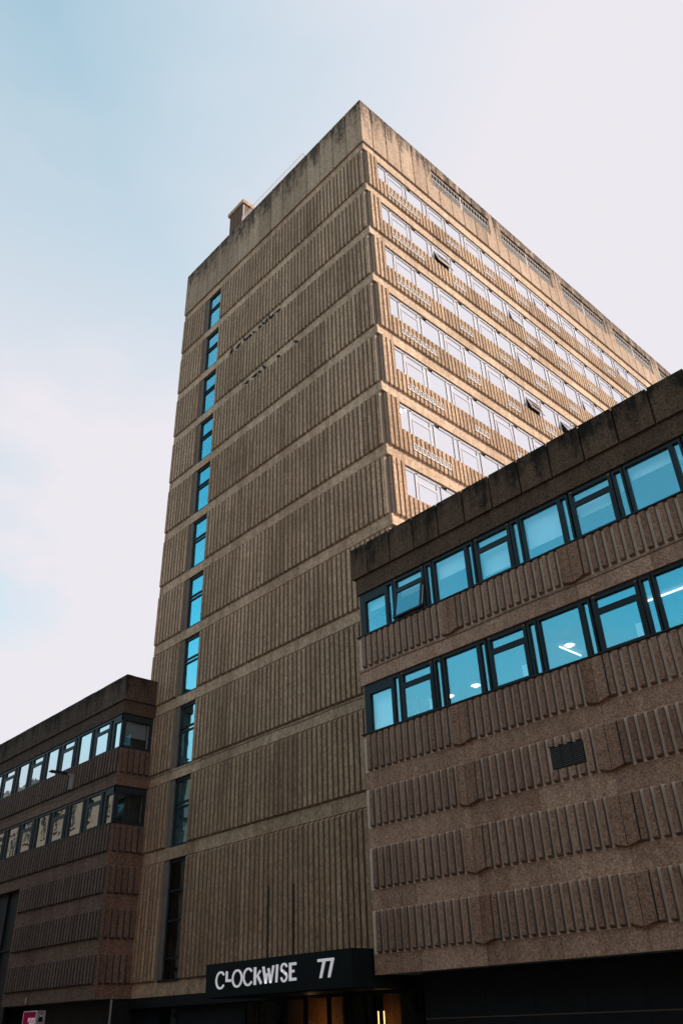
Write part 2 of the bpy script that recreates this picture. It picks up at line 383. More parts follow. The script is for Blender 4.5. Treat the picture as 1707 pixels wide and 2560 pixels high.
RIBA = (.208, .012, .078, .095)        # tower rib: width, side draft, proud at top and at bottom
indiv = 0
rest = MB()
def front_bars(i):
    x = -5.663 - P * 41
    out = []
    while x < -.33:
        if x > TX0 + .02 and not (x + .218 > WX0 - .06 and x < WX1 - .02): out.append(x)
        x += P
    return out
def front_panel(i, x0, x1):
    """one storey-high cladding panel: its band at the foot, flat ground behind the ribs"""
    zb0 = ZB[i] - .545 if i else 2.66
    zt = rib_top(i) - .012
    b = MB(); g_ = .006
    a, e = x0 + (g_ if x0 > TX0 else 0), x1 - (g_ if x1 < -.1 else 0)
    if a < WX0 and e > WX1:
        b.box(a, WX0, BAND, .36, zb0, ZB[i] - .06); b.box(WX1, e, BAND, .36, zb0, ZB[i] - .06); b.box(WX0, WX1, BAND, .36, zb0, ZB[i] - .08)
        gs = [(a, WX0), (WX1, e)]
    else: b.box(a, e, BAND, .36, zb0, ZB[i] - .06); gs = [(a, e)]
    p_ = b.build('cladding_panel', 'tower', tower)
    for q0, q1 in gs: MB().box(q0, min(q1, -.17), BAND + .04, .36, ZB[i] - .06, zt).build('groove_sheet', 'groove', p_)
    return p_
order = [1, 2, 0, 3, 4, 5, 6, 7, 8, 9, 10]
LIMIT = 296
panels = {}
for i in range(11):
    panels[i] = [(JX[k], JX[k + 1], front_panel(i, JX[k], JX[k + 1])) for k in range(len(JX) - 1)]
for i in order:
    h = rib_top(i) - (ZB[i] - .085); z = ZB[i] - .085
    me = rib_mesh('t%d' % i, 'tower_rib', *RIBA, h)
    for x in front_bars(i):
        if indiv < LIMIT:
            par = [p for a, e, p in panels[i] if a - .03 <= x + .1 <= e + .03][0]
            obj('rib', me, par, (x, BAND, z)); indiv += 1
        else:
            rib_into(rest, x, BAND, z, 'y', *RIBA, h)
# side face (x = 0): bands at x=-BAND
SBX = -BAND
VIS_Y = TD
sill = lambda i: ZB[i] + 1.17
head = lambda i: (ZB[i] + ST - .64) if i < 10 else 41.22
JY = [0.36, .79] + [.79 + 2.2265 * k for k in range(1, 19)]
JY = [y for y in JY if y < TD - .3] + [TD]
for i in range(3, 11):
    ztop = rib_top(i) - .012
    MB().box(-.36, SBX, .362, 1.02, ZB[i] - .64, ZB[i] - .06).build('corner_pier', 'tower', tower)
    MB().box(-.36, SBX - .03, .24, 1.02, ZB[i] - .06, ztop).build('corner_pier', 'tower', tower)
    if i < 10: MB().box(-.36, SBX, .362, 1.02, ztop + .001, ZB[i + 1] - .64).build('corner_pier', 'tower', tower) if ZB[i + 1] - .64 > ztop + .01 else None
    for k in range(len(JY) - 1):
        y0, y1 = max(JY[k], 1.03), JY[k + 1]
        if y1 <= 1.03: continue
        MB().box(-.36, SBX, y0 + .005, y1 - .005, ZB[i] - .64, sill(i)).build('spandrel_panel', 'tower', tower)
    # ribs under the windows and on the corner pier
    y = .245
    while y < TD - .3:
        if y < .95: hh = (rib_top(i) if i < 10 else 41.4) - (ZB[i] - .085)
        else: hh = sill(i) - (ZB[i] - .085)
        rib_into(rest, SBX, y, ZB[i] - .085, 'x', RIBA[0], .012, .085, .10, hh, .07, .09 if y < .95 else .012)
        y += P
MB().box(-.358, SBX, .362, TD, 2.66, ZB[3] - .645).build('lower_side_wall', 'tower', tower)
MB().box(-.36, SBX, 1.02, TD, 41.22, 41.40).build('top_band', 'tower', tower)
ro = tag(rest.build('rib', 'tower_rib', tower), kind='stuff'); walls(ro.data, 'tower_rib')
MB().box(TX0, SBX, BAND + .002, .36, 41.402, PB - .03).build('top_band', 'tower', tower)
MB().box(-.36, SBX, .362, TD, 41.402, PB - .03).build('top_band', 'tower', tower)
MB().box(TX0, TX0 + .12, .36, TD, 0, 45.2).build('rear_side_wall', 'tower', tower)

# parapet slabs, front and side, with the screened openings along the side
PR = -.045                                                       # parapet face
fx = [TX0, -16.79] + [-16.79 + 1.1133 * k for k in range(1, 15)] + [-.302]
fx = [v for v in fx if v <= -.30]
for a, e in zip(fx[:-1], fx[1:]):
    if e - a < .05: continue
    b = MB(); b.box(a + .026, e - .026, PR, .30, PB - .05, PT + random.uniform(-.015, .01)); b.box(a, e, PR + .095, .30, PB - .045, PT - .03)
    b.build('parapet_slab', 'tower_par', tower)
OPN = [(5.84 + 6.76 * k, 11.36 + 6.76 * k) for k in range(5)]
sy_ = [-.046, .795] + [.795 + 1.1133 * k for k in range(1, 37)]
OZ0, OZ1 = 43.40, 44.93
for a, e in zip(sy_[:-1], sy_[1:]):
    b = MB(); zt = PT + random.uniform(-.012, .01)
    first = a < 0
    def piece(y0, y1, z0, z1, groove0, groove1, b=b):
        b.box(-.30, .045, y0 + (.036 if groove0 else 0), y1 - (.036 if groove1 else 0), z0, z1)
        b.box(-.30, -.055, y0 + (.05 if first else 0), y1, z0 + .004, z1 - .03)
    cut = None
    for o0, o1 in OPN:
        lo, hi = max(a, o0), min(e, o1)
        if hi - lo > .02: cut = (lo, hi)
    if cut is None: piece(a, e, PB - .05, zt, not first, True)
    else:
        lo, hi = cut
        piece(lo, hi, PB - .05, OZ0, lo - a < .01, e - hi < .01); 
        full = lo - a < .02 and e - hi < .02
        b2 = MB() if full else b
        piece(lo, hi, OZ1, zt, lo - a < .01, e - hi < .01, b2)
        if full: b2.build('parapet_slab', 'tower_par', tower)
        if lo - a > .02: piece(a, lo, PB - .05, zt, True, False)
        if e - hi > .02: piece(hi, e, PB - .05, zt, False, True)
    b.build('parapet_slab', 'tower_par', tower)
for o0, o1 in OPN:
    MB().box(-.89, -.80, o0 - .1, o1 + .1, OZ0 - .2, OZ1 + .2).build('opening_back', 'louvre_back', tower)
    b = MB(); xr = -.06
    for za, zb_ in ((OZ1 - .20, OZ1 - .16), (44.21, 44.25), (OZ0 + .03, OZ0 + .06)): b.box(xr - .02, xr + .02, o0 + .02, o1 - .02, za, zb_)
    n1 = 20
    for k in range(n1 + 1):
        y = o0 + .05 + (o1 - o0 - .1) * k / n1; b.box(xr - .012, xr + .012, y - .010, y + .010, 44.25, OZ1 - .20)
    n2 = 46
    for k in range(n2 + 1):
        y = o0 + .05 + (o1 - o0 - .1) * k / n2; b.box(xr - .012, xr + .012, y - .010, y + .010, OZ0 + .06, 44.21)
    for y in (o0 + .03, (o0 + o1) / 2, o1 - .03): b.box(xr - .03, xr + .03, y - .035, y + .035, OZ0, OZ1 - .14)
    b.build('guard_screen', 'white_metal', tower)

# stair windows on the front
for i in range(11):
    zt = rib_top(i) - .03; z0 = ZB[i] - .055
    yg = .20; b = MB()
    fr = .055
    b.box(WX0, WX0 + fr + .03, yg - .05, yg + .05, z0, zt); b.box(WX1 - fr, WX1, yg - .05, yg + .05, z0, zt)
    b.box(WX0, WX1, yg - .05, yg + .05, zt - .12, zt); b.box(WX0 - .12 if i == 0 else WX0, WX1 + (.06 if i == 0 else 0), -.0 if i == 0 else .06, yg + .05, z0 - .02, z0 + .05)
    if i: tr_ = [z0 + .545 * (zt - z0)]
    else: tr_ = [z0 + .17 * (zt - z0), z0 + .47 * (zt - z0), z0 + .72 * (zt - z0)]
    for t in tr_:
        b.box(WX0, WX1, yg - .05, yg + .05, t, t + .07)
    if i: b.box(WX0, WX1, yg - .05, yg + .05, tr_[0] + .20, tr_[0] + .27)
    w = b.build('window', 'frame_dark', tower)
    zs = [z0 + .05] + sum([[t + .035] for t in tr_], []) + [zt - .06]
    for a, e in zip(zs[:-1], zs[1:]):
        MB().box(WX0 + .04, WX1 - .03, yg, yg + .012, a, e).build('pane', 'glass_t' if i else 'glass_b', w)

# side windows: fixed light, narrow light, opener with top light, narrow light; period 3.34
PER = 3.338
OPENED = {(9, 1): 16, (9, 3): 10, (10, 4): 6, (8, 3): 5, (7, 3): 17, (7, 4): 22, (8, 5): 7, (10, 7): 6, (7, 2): 2, (6, 2): 3}
sash_cache = {}
XG = -.16
def side_window(i, m_, detail):
    z0, z1 = sill(i) + .004, head(i)
    base = 1.91 + PER * m_
    b = MB(); k = MB()
    x0, x1 = XG - .05, XG + .04
    ya = 1.03 if m_ == 0 else base - 1.80 + .31
    yb = base + 1.20 + .31                                        # up to the start of the next fixed light
    def vpost(a, e): b.box(x0, x1, a, e, z0, z1)
    b.box(x0, x1, ya, yb, z1 - .17, z1 - .10); b.box(x0, x1 + .05, ya, yb, z0, z0 + .05); k.box(x0, x1 + .01, ya, yb, z1 - .10, z1 - .002)  # black frame head drawn in as the shadow line under the band
    fix0 = 1.03 if m_ == 0 else base - 1.80
    posts = [(base - .15, base - .0), (base + 1.20, base + 1.24), (base + 1.47, base + 1.52)]
    nar = base - .45
    if m_ > 0: posts.append((nar - .05, nar))
    for a, e in posts: vpost(a, e)
    zt = z1 - .17; ztr = z1 - .48
    b.box(x0, x1, base, base + 1.2, ztr - .06, ztr + .02)
    for a, e in posts:                                           # black gaskets beside the posts
        k.box(x1 - .004, x1 + .004, a - .016, a - .002, z0 + .05, zt); k.box(x1 - .004, x1 + .004, e + .002, e + .016, z0 + .05, zt)
    k.box(x1 - .004, x1 + .006, base, base + 1.2, ztr - .10, ztr - .062)
    win = b.build('window', 'frame_white', tower)
    k.build('gasket_and_shade', 'gasket_and_shade', win)
    gl = lambda a, e, p, q: MB().box(XG, XG + .01, a, e, p, q).build('pane', 'glass_s', win)
    gl(fix0, (base - .15) if m_ == 0 else nar - .05, z0 + .05, zt)
    if m_ > 0: gl(nar, base - .15, z0 + .05, zt)
    gl(base, base + 1.2, ztr + .02, zt); gl(base + 1.24, base + 1.47, z0 + .05, zt)
    ang = OPENED.get((i, m_), 0)
    sa = MB(); hgt = (ztr - .06) - (z0 + .05)
    for (a, e, p, q) in ((0, .06, -hgt, 0), (1.14, 1.2, -hgt, 0), (.06, 1.14, -.06, 0), (.06, 1.14, -hgt, -hgt + .06)): sa.box(-.02, .03, a, e, p, q)
    so_ = sa.build('sash', 'frame_white', win, (XG + .03, base, ztr - .06)); so_.rotation_euler = (0, -R(ang), 0)
    MB().box(0, .01, .06, 1.14, -hgt + .06, -.06).build('pane', 'glass_s', so_)
    if ang > 4:
        MB().box(XG - .35, XG - .33, base + .02, base + 1.18, z0 + .05, ztr - .08).build('dark_room', 'core', win)
VISM = {10: 10, 9: 9, 8: 8, 7: 6, 6: 5, 5: 3, 4: 2, 3: 1}
filler = MB(); fillg = MB()
for i in range(3, 11):
    for m_ in range(VISM[i]): side_window(i, m_, True)
    y0 = 1.91 + PER * (VISM[i] - 1) + 1.52
    z0, z1 = sill(i), head(i)
    fillg.box(XG, XG + .01, y0, TD - .1, z0, z1)
    filler.box(XG - .05, XG + .04, y0, TD - .1, z1 - .17, z1); filler.box(XG - .05, XG + .09, y0, TD - .1, z0, z0 + .05)
    y = y0
    while y < TD - 1:
        filler.box(XG - .05, XG + .04, y, y + .05, z0, z1); y += 1.1
tag(filler.build('window_frames', 'frame_white', tower), kind='stuff'); tag(fillg.build('window_panes', 'glass_s', tower), kind='stuff')

# little white air vents on the ribs under the windows
vm = MB(); vx = .0
for (a, e, p, q) in ((0, .03, 0, .36), (.17, .20, 0, .36), (.03, .17, .33, .36), (.03, .17, 0, .06)): vm.box(0, .05, a, e, p, q)
vme = vm.mesh('air_vent', 'white_metal'); vd = MB().box(-.0, .012, .03, .17, .06, .33).mesh('vent_mesh', 'sky_dark')
vd2 = MB().box(-.0, .022, .03, .17, .06, .33).mesh('vent_mesh', 'metal_grey')
lim = {10: 9, 9: 8, 8: 7, 7: 5, 6: 3, 5: 2, 4: 1, 3: 1}
for i in range(4, 11):
    for gk in range(lim[i]):
        base = 1.645 if gk == 0 else 6.37 + 3.34 * (gk - 1)
        for q in range(9 if gk == 0 else 4):
            y = .245 + P * round((base + q * P - .245) / P) - .005
            v = obj('air_vent', vme, tower, (SBX + .078, y, ZB[i] + .28))
            obj('vent_mesh', vd2 if random.random() < .22 else vd, v)

# ------------------------------------------------------------------ wings (right and left share their section)
WYF = -1.65                                                       # band face of the wings
HEAD = [10.98, 14.30]; SILL = [9.36, 12.71]
ROWS = [(3.22, 4.30), (4.86, 5.98), (6.56, 7.66), (8.22, 9.33), (11.59, 12.68)]   # rib bottom, rib top
PITW = .2664

def wing_mass(root, x0, x1, y1, names):
    b = MB(); yb = WYF + .22
    b.box(x0 + .02, x1, yb, y1, 2.66, 9.30); b.box(x0 + .02, x1, yb, y1, 11.05, 12.66); b.box(x0 + .02, x1, yb, y1, 14.38, 15.7)
    b.build('core', 'ceiling', root)
    MB().box(x0 + .02, x1, min(y1, 3.4), min(y1, 3.4) + .1, 9.30, 11.05).build('back_wall', 'plaster', root)
    MB().box(x0 + .02, x1, min(y1, 3.4), min(y1, 3.4) + .1, 12.66, 14.38).build('back_wall', 'plaster', root)

def wing_windows(root, segs, row, gl, yg, mirror=None, opened=(), blinds=()):
    """segs: list of (kind, x0, x1) glass extents; frame fills the rest"""
    H, S = HEAD[row], SILL[row]
    tx = (lambda v: v) if mirror is None else (lambda v: mirror - v)
    for n_, (kind, a, e) in enumerate(segs):
        b = MB(); x0, x1 = sorted((tx(a), tx(e)))
        yf0, yf1 = yg - .07, yg + .05
        pad = .062
        if kind == 'opener':
            pl = .10
            b.box(x0 - pl, x0, yf0, yf1, S, H - .02); b.box(x1, x1 + pl, yf0, yf1, S, H - .02)
            b.box(x0, x1, yf0, yf1, H - .12, H - .02); b.box(x0, x1, yf0, yf1, H - .46, H - .40); b.box(x0 - pl, x1 + pl, yf0 - .01, yf1, S, S + .05)
            w = b.build('window', 'frame_dark', root)
            MB().box(x0, x1, yg, yg + .012, H - .40, H - .12).build('pane', gl, w)
            for q in (x0 - .05, x1 + .02): MB().box(q, q + .07, yf0 - .012, yf0, H - .075, H - .045).build('packer', 'warm', w)
            hgt = (H - .46) - (S + .05)
            sa = MB(); wd = x1 - x0
            for (p, q, r_, t) in ((-.04, .035, -hgt, 0), (wd - .035, wd + .04, -hgt, 0), (.035, wd - .035, -.10, 0), (.035, wd - .035, -hgt, -hgt + .06)): sa.box(p, q, -.05, .02, r_, t)
            sh = sa.build('sash', 'frame_dark', w, (x0, yg - .03, H - .47))
            MB().box(.035, wd - .035, -.02, -.008, -hgt + .06, -.10).build('pane', gl, sh)
            if n_ in opened:
                sh.rotation_euler = (-R(11), 0, 0)
                MB().box(wd + .045, wd + .06, -.01, .005, -hgt + .1, -.25).build('stay', 'paper', sh)
        else:
            top = H - .33 if kind == 'end' else H - .10
            b.box(x0 - pad, x0, yf0, yf1, S, H - .02); b.box(x1, x1 + pad, yf0, yf1, S, H - .02)
            b.box(x0, x1, yf0, yf1, top, H - .02); b.box(x0 - pad, x1 + pad, yf0 - .01, yf1, S, S + .05)
            w = b.build('window', 'frame_dark', root)
            MB().box(x0, x1, yg, yg + .012, S + .05, top).build('pane', gl, w)
        if n_ in dict(blinds):
            dz = dict(blinds)[n_]
            MB().box(x0 - .02, x1 + .02, yg + .20, yg + .212, H - dz, H - .03).build('blind', 'blind', w)

right = empty('office_wing', 'brown ribbed concrete wing in front of the tower, with blue-reflecting dark-framed windows', 'building')
RX0, RX1 = -.50, 22.0
wing_mass(right, RX0, RX1, 9.0, 'right')
MB().box(RX0, RX1, 8.98, 9.2, 2.66, 16.1).build('rear_wall', 'wing', right)
MB().box(RX0 + .01, RX0 + .10, WYF + .1, 9, 2.66, 15.9).build('end_wall', 'wing', right)
JW = [-.93 + 4.43 * k for k in range(0, 6)]
def band(root, m, x0, x1, z0, z1, joints, y=WYF):
    cuts = [x0] + [j for j in joints if x0 + .05 < j < x1 - .05] + [x1]
    for a, e in zip(cuts[:-1], cuts[1:]):
        MB().box(a + (.006 if a > x0 else 0), e - (.006 if e < x1 else 0), y, y + .22, z0, z1).build('cladding_panel', m, root)
J2 = sorted([JW[0] + 2.215 * k for k in range(1, 11)])
# panels: base row pair, upper base row, spandrels, fascia
band(right, 'wing', RX0, RX1, 2.66, 7.67, J2)
band(right, 'wing', RX0, RX1, 7.676, 9.35, J2)
band(right, 'wing', RX0, RX1, 11.0, 12.70, J2)
band(right, 'wing_par', RX0, RX1, 14.32, 14.98, [JW[0] + 4.43 * k for k in range(1, 6)])
GR = (6.27, 7.25, 6.83, 7.38)                                     # black grille
RW = (.172, .012, .074, .095)
def wing_ribs(root, m, x0, x1, joints_at, rows, x_first=None, hole=None, y=WYF, step=4.43, off=.36, n_=14, pit=PITW):
    for zb, zt in rows:
        z = zb - .085; h = zt - z
        tall = zt in (9.33, 12.68)
        me = rib_mesh('w', m, *RW, h, .095, .03 if tall else .09)
        eL = rib_mesh('wl', m, .33, .012, .075, .098, h, .095, .03 if tall else .09, left_flush=True)
        eR = rib_mesh('wr', m, .335, .012, .075, .098, h, .095, .03 if tall else .09, right_flush=True)
        for J in joints_at:
            items = [(J + .008, eL, .33)] + [(J + off + pit * k, me, .172) for k in range(n_)] + [(J + off + pit * n_ - .004, eR, .335)]
            for x, q, w_ in items:
                if x < x0 - .06 or x + w_ > x1 + .02: continue
                if hole and zb == 6.56 and x + w_ > hole[0] + .03 and x < hole[1] - .03:
                    for z_a, z_b in ((z, hole[2] - .01), (hole[3] + .01, zt)):
                        mm = rib_mesh('ws', m, *RW, z_b - z_a, .095 if z_a == z else .01, .09 if z_b == zt else .01)
                        obj('rib', mm, root, (x, y, z_a))
                else: obj('rib', q, root, (x, y, z))
wing_ribs(right, 'wing_rib', RX0, 15.5, JW, ROWS, hole=GR)
for zb, zt in ROWS:
    for J in JW:
        MB().box(max(J + .36, RX0 + .02), J + 4.05, WYF - .004, WYF + .01, zb - .06, zt - .04).build('groove_sheet', 'cement', right)
# far ribs outside the frame, joined
fr_ = MB()
for zb, zt in ROWS:
    x = 15.6
    while x < RX1 - .3: rib_into(fr_, x, WYF, zb - .085, 'y', *RW, zt - zb + .085); x += PITW
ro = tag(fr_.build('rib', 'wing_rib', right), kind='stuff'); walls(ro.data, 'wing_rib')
# grille
b = MB(); b.box(GR[0], GR[1], WYF - .03, WYF - .002, GR[2], GR[3]); gr = b.build('vent_grille', 'sky_dark', right)
for k in range(11):
    z = GR[2] + .03 + k * .046
    MB().box(GR[0] + .02, GR[1] - .02, WYF - .055, WYF - .028, z, z + .014).build('slat', 'slat', gr)
for k in range(1, 3):
    x = GR[0] + (GR[1] - GR[0]) * k / 3 + .0
    MB().box(x - .012, x + .012, WYF - .06, WYF - .03, GR[2], GR[3]).build('grille_bar', 'sky_dark', gr)
# parapet
px = [RX0 - .12] + [.18 + 1.108 * k for k in range(0, 20)]
for a, e in zip(px[:-1], px[1:]):
    b = MB(); zt = 16.17 + random.uniform(-.008, .008)
    b.box(a + (.028 if a > -.5 else 0), e - .028, WYF - .075, WYF + .25, 14.955, zt); b.box(a, e, WYF + .012, WYF + .25, 14.985, zt - .02)
    b.build('parapet_slab', 'wing_par', right)
MB().box(RX0 - .10, RX1, WYF + .25, 9.0, 15.6, 15.66).build('roof', 'slate', right)
# windows
segs = [('end', -.155, .80), ('narrow', .925, 1.14), ('opener', 1.33, 2.49), ('narrow', 2.70, 2.89)]
for k in range(6):
    o = 3.5 * k
    segs += [('fixed', 3.06 + o, 4.32 + o), ('narrow', 4.45 + o, 4.62 + o), ('opener', 4.84 + o, 6.0 + o), ('narrow', 6.20 + o, 6.40 + o)]
YG = WYF + .12
wing_windows(right, segs, 1, 'glass_w', YG, opened=(2,), blinds=((0, .62), (1, .8), (2, .66), (3, .55), (4, .66), (5, .9), (6, 1.25), (7, 1.3), (8, 1.05), (9, .9), (10, .8), (11, .6), (12, .42), (13, .5)))
wing_windows(right, segs, 0, 'glass_w', YG, blinds=((0, 1.6),))
for r_ in (0, 1):
    MB().box(RX0 + .1, -.215, YG - .07, YG + .05, SILL[r_], HEAD[r_] - .02).build('window_end_post', 'frame_dark', right)
    MB().box(RX0 - .02, RX1, WYF - .075, YG - .06, SILL[r_] - .025, SILL[r_] + .012).build('window_sill', 'frame_dark', right)

# base of the right wing: dark recessed plinth with stone courses
BY = -.9
MB().box(.6, RX1, BY, BY + .3, 0, 2.68).build('plinth_wall', 'stone_dark', right)
MB().box(.6, RX1, BY - .01, BY, 1.57, 1.60).build('plinth_course', 'stone_line', right)
for k in range(14):
    MB().box(1.2 + 1.5 * k, 2.69 + 1.5 * k, BY - .008, BY, 1.612, 2.25).build('plinth_tile', 'stone_dark', right)
    MB().box(1.2 + 1.5 * k, 2.69 + 1.5 * k, BY - .008, BY, .3, 1.56).build('plinth_tile', 'stone_dark', right)

# ---------------------------------------------------------------- left wing
left = empty('office_wing', 'dark brown concrete wing left of the tower with a corner window facing it', 'building')
LX1 = -16.42; LX0 = -62.0
b = MB(); yb = WYF + .34
for z0, z1 in ((2.66, 9.30), (11.05, 12.66), (14.38, 15.7)): b.box(LX0, LX1 - .22, yb, 12, z0, z1)
b.build('core', 'ceiling', left)
MB().box(LX0, LX1 - 3, 3.4, 3.5, 9.3, 14.38).build('back_wall', 'plaster', left)
JL = [-16.42 - 2.2265 * k for k in range(1, 21)][::-1]
DK = -25.0
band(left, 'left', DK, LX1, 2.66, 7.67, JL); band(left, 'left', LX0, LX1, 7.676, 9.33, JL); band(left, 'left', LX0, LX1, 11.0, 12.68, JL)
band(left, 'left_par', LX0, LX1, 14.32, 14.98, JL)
for z0, z1, m in ((2.66, 7.67, 'left'), (7.676, 9.33, 'left'), (11.0, 12.68, 'left'), (14.32, 14.98, 'left_par')):
    MB().box(LX1 - .22, LX1 - .001, WYF + .222, .045, z0, z1).build('end_panel', m, left)
RL = (.190, .012, .080, .100)
cnt = 0; rl = MB()
for zb, zt in ROWS[::-1]:
    z = zb - .085; h = zt - z; tall = zt in (9.33, 12.68)
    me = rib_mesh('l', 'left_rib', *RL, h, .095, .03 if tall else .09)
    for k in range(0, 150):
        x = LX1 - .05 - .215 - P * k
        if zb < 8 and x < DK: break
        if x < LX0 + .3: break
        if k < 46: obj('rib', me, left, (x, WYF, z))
        else: rib_into(rl, x, WYF, z, 'y', *RL, h)
    for k in range(5):
        y = WYF + .13 + .30 * k
        o = obj('rib', rib_mesh('le', 'left_rib', .225 if k else .19, .014, .075, .098, h, .095, .03 if tall else .09), left, (LX1, y, z), math.pi / 2)
ro = tag(rl.build('rib', 'left_rib', left), kind='stuff'); walls(ro.data, 'left_rib')
lp = [LX1 + .075 - 1.1133 * k for k in range(0, 40)][::-1]
for a, e in zip(lp[:-1], lp[1:]):
    b = MB(); last = e > LX1
    b.box(a + .012, e - (.012 if not last else 0), WYF - .075, WYF + .25, 14.955, 16.17 + random.uniform(-.01, .01)); b.box(a, e - (.05 if last else 0), WYF - .03, WYF + .25, 14.985, 16.13)
    b.build('parapet_slab', 'left_par', left)
for a, e in ((WYF + .252, -1.215), (-1.19, .04)):
    MB().box(LX1 - .2, LX1 + .074, a, e, 14.955, 16.165).build('parapet_slab', 'left_par', left)
MB().box(LX0, LX1 - .2, WYF + .25, 12, 15.6, 15.66).build('roof', 'slate', left)
segl = [('end', .06, .80)] + segs[1:]
MIR = -16.45
wing_windows(left, segl, 1, 'glass_l', WYF + .10, mirror=MIR)
wing_windows(left, segl, 0, 'glass_l', WYF + .10, mirror=MIR)
for r_ in (0, 1):
    H, S = HEAD[r_], SILL[r_]
    MB().box(LX0, -16.45 - 23.9, WYF + .02, WYF + .16, S, H - .02).build('window_infill', 'frame_dark', left)
    MB().box(LX0, LX1 + .03, WYF - .05, WYF + .05, S - .025, S + .012).build('window_sill', 'frame_dark', left)
    # corner window on the end face
    b = MB(); xe = LX1 - .09
    b.box(xe - .12, xe + .05, WYF + .03, WYF + .20, S, H - .02); b.box(xe - .05, xe + .05, -.16, .04, S, H - .02)
    b.box(xe - .05, xe + .05, WYF + .20, -.16, H - .30, H - .02); b.box(xe - .05, xe + .07, WYF + .20, .04, S - .03, S + .10)
    w = b.build('corner_window', 'frame_dark', left)
    MB().box(xe - .012, xe, WYF + .20, -.16, S + .10, H - .30).build('pane', 'glass_c', w)
    MB().box(xe - .34, xe - .30, WYF + .15, .045, S, H).build('room_back', 'core', w)
    if r_: MB().box(xe - .11, xe - .10, WYF + .24, -.28, H - 1.04, H - .34).build('blind', 'blind', w); 
    MB().box(xe - .10, xe - .06, -.24 if r_ else -.18, -.165, S + .12, H - .30).build('jamb_lining', 'blind', w)
# dark glazed block at the far left of the base
b = MB(); b.box(LX0, DK - .02, WYF + .25, WYF + .3, 2.0, 7.65); b.build('dark_glazing', 'stone_dark', left)
g_ = MB()
for k in range(8): g_.box(DK - .06 - 1.6 * k, DK - .02 - 1.6 * k, WYF + .16, WYF + .25, 2.0, 7.65)
g_.box(LX0, DK - .02, WYF + .17, WYF + .25, 5.0, 5.06)
g_.build('glazing_bars', 'black', left)
MB().box(-62, -16.5, -.9, -.6, 0, 2.68).build('plinth_wall', 'stone_dark', left)
MB().box(-17.2, -16.5, -.6, 1.0, 0, 2.655).build('plinth_return', 'stone_dark', left)
for k in range(12):
    MB().box(-18.2 - 1.5 * k, -16.72 - 1.5 * k, -.91, -.9, .4, 2.3).build('plinth_tile', 'stone_dark', left)
MB().box(LX1 - .02, LX1 + .05, -.86, -.80, 0, 2.64).build('drain_pipe', 'metal_grey', left)
MB().tube([(-22.35, WYF - .06, 2.95), (-22.35, WYF - .06, 2.70)], .045, 8).build('pipe_end', 'metal_grey', left)

# ---------------------------------------------------------------- tower base: dark glazing and the entrance under the canopy
b = MB(); b.box(-16.9, -14.55, .30, .40, 0, 2.66); b.box(-13.3, -9.0, .30, .40, 0, 2.66); b.box(-9.0, .6, .30, .34, 2.32, 2.66)
b.build('plinth_wall', 'stone_dark', tower)
MB().box(-17.0, .6, .02, .3, 2.30, 2.655).build('plinth_lintel', 'stone_dark', tower)
w = MB().box(-14.56, -14.46, .28, .38, 0, 2.3).box(-13.36, -13.28, .28, .38, 0, 2.3).box(-14.46, -13.36, .28, .38, 2.22, 2.3).build('shop_window', 'black', tower)
MB().box(-14.46, -13.36, .33, .342, .3, 2.22).build('pane', 'glass_b', w)
ent = MB()
for x in (-9.0, -8.25, -5.75, -4.6, -3.6, -2.55, -.6): ent.box(x - .05, x + .05, .25, .36, 0, 2.34)
ent.box(-9, .6, .25, .36, 2.26, 2.34)
e_ = ent.build('entrance_frame', 'black', tower)
for a, q in zip((-8.95, -8.2, -5.7, -4.55, -3.55, -2.5), (-8.3, -5.8, -4.65, -3.65, -2.6, -.65)):
    MB().box(a, q, .30, .312, .05, 2.26).build('pane', 'glass_b', e_)
MB().box(-10, .6, 4.4, 4.5, 0, 2.66).build('lobby_wall', 'core', tower)
MB().box(-8.6, -5.7, 1.9, 1.98, 0, 2.62).build('lobby_panel', 'warm', tower)
MB().box(-3.45, -2.7, 1.6, 1.66, 0, 2.62).build('lobby_panel', 'warm', tower)

# ------------------------------------------------------------------ canopy sign
sign = empty('entrance_sign', 'long black entrance canopy with white CLOCKWISE lettering and number 77', 'sign', (-4.1, -1.2, 2.4))
def sub(o): o.parent = sign; o.matrix_parent_inverse = Matrix.Translation((4.1, 1.2, -2.4)); return o
SY = -2.45; SX0, SX1 = -7.52, -.60
b = MB(); pr = [(SX0, 0.02), (SX0, SY + .02), (SX0 + .02, SY), (SX1 - .02, SY), (SX1, SY + .02), (SX1, 0.02)]
z0, z1 = 2.385, 3.325
n_ = len(pr); b.v = [(x, y, z0) for x, y in pr] + [(x, y, z1) for x, y in pr]
b.f = [tuple(range(n_)), tuple(n_ + i for i in reversed(range(n_)))] + [(i, (i + 1) % n_, n_ + (i + 1) % n_, n_ + i) for i in range(n_)]
sub(b.build('canopy_box', 'sign'))
sub(MB().box(SX0 + .1, SX1 - .1, SY + .1, 0, 2.35, 2.384).build('canopy_soffit', 'black'))
sub(MB().box(SX1 + .001, SX1 + .012, -2.12, -1.80, z0 + .03, z1 - .03).build('end_panel', 'sign'))
K = 17.55 / 17.60
def LX_(x): return 17.93 + (x - 17.93) * K
def LZ_(z): return 1.65 + (z - 1.65) * K
def arcpts(cx, cz, rx, rz, a0, a1, n=20):
    return [(cx + rx * math.cos(R(a0 + (a1 - a0) * k / n)), cz + rz * math.sin(R(a0 + (a1 - a0) * k / n))) for k in range(n + 1)]
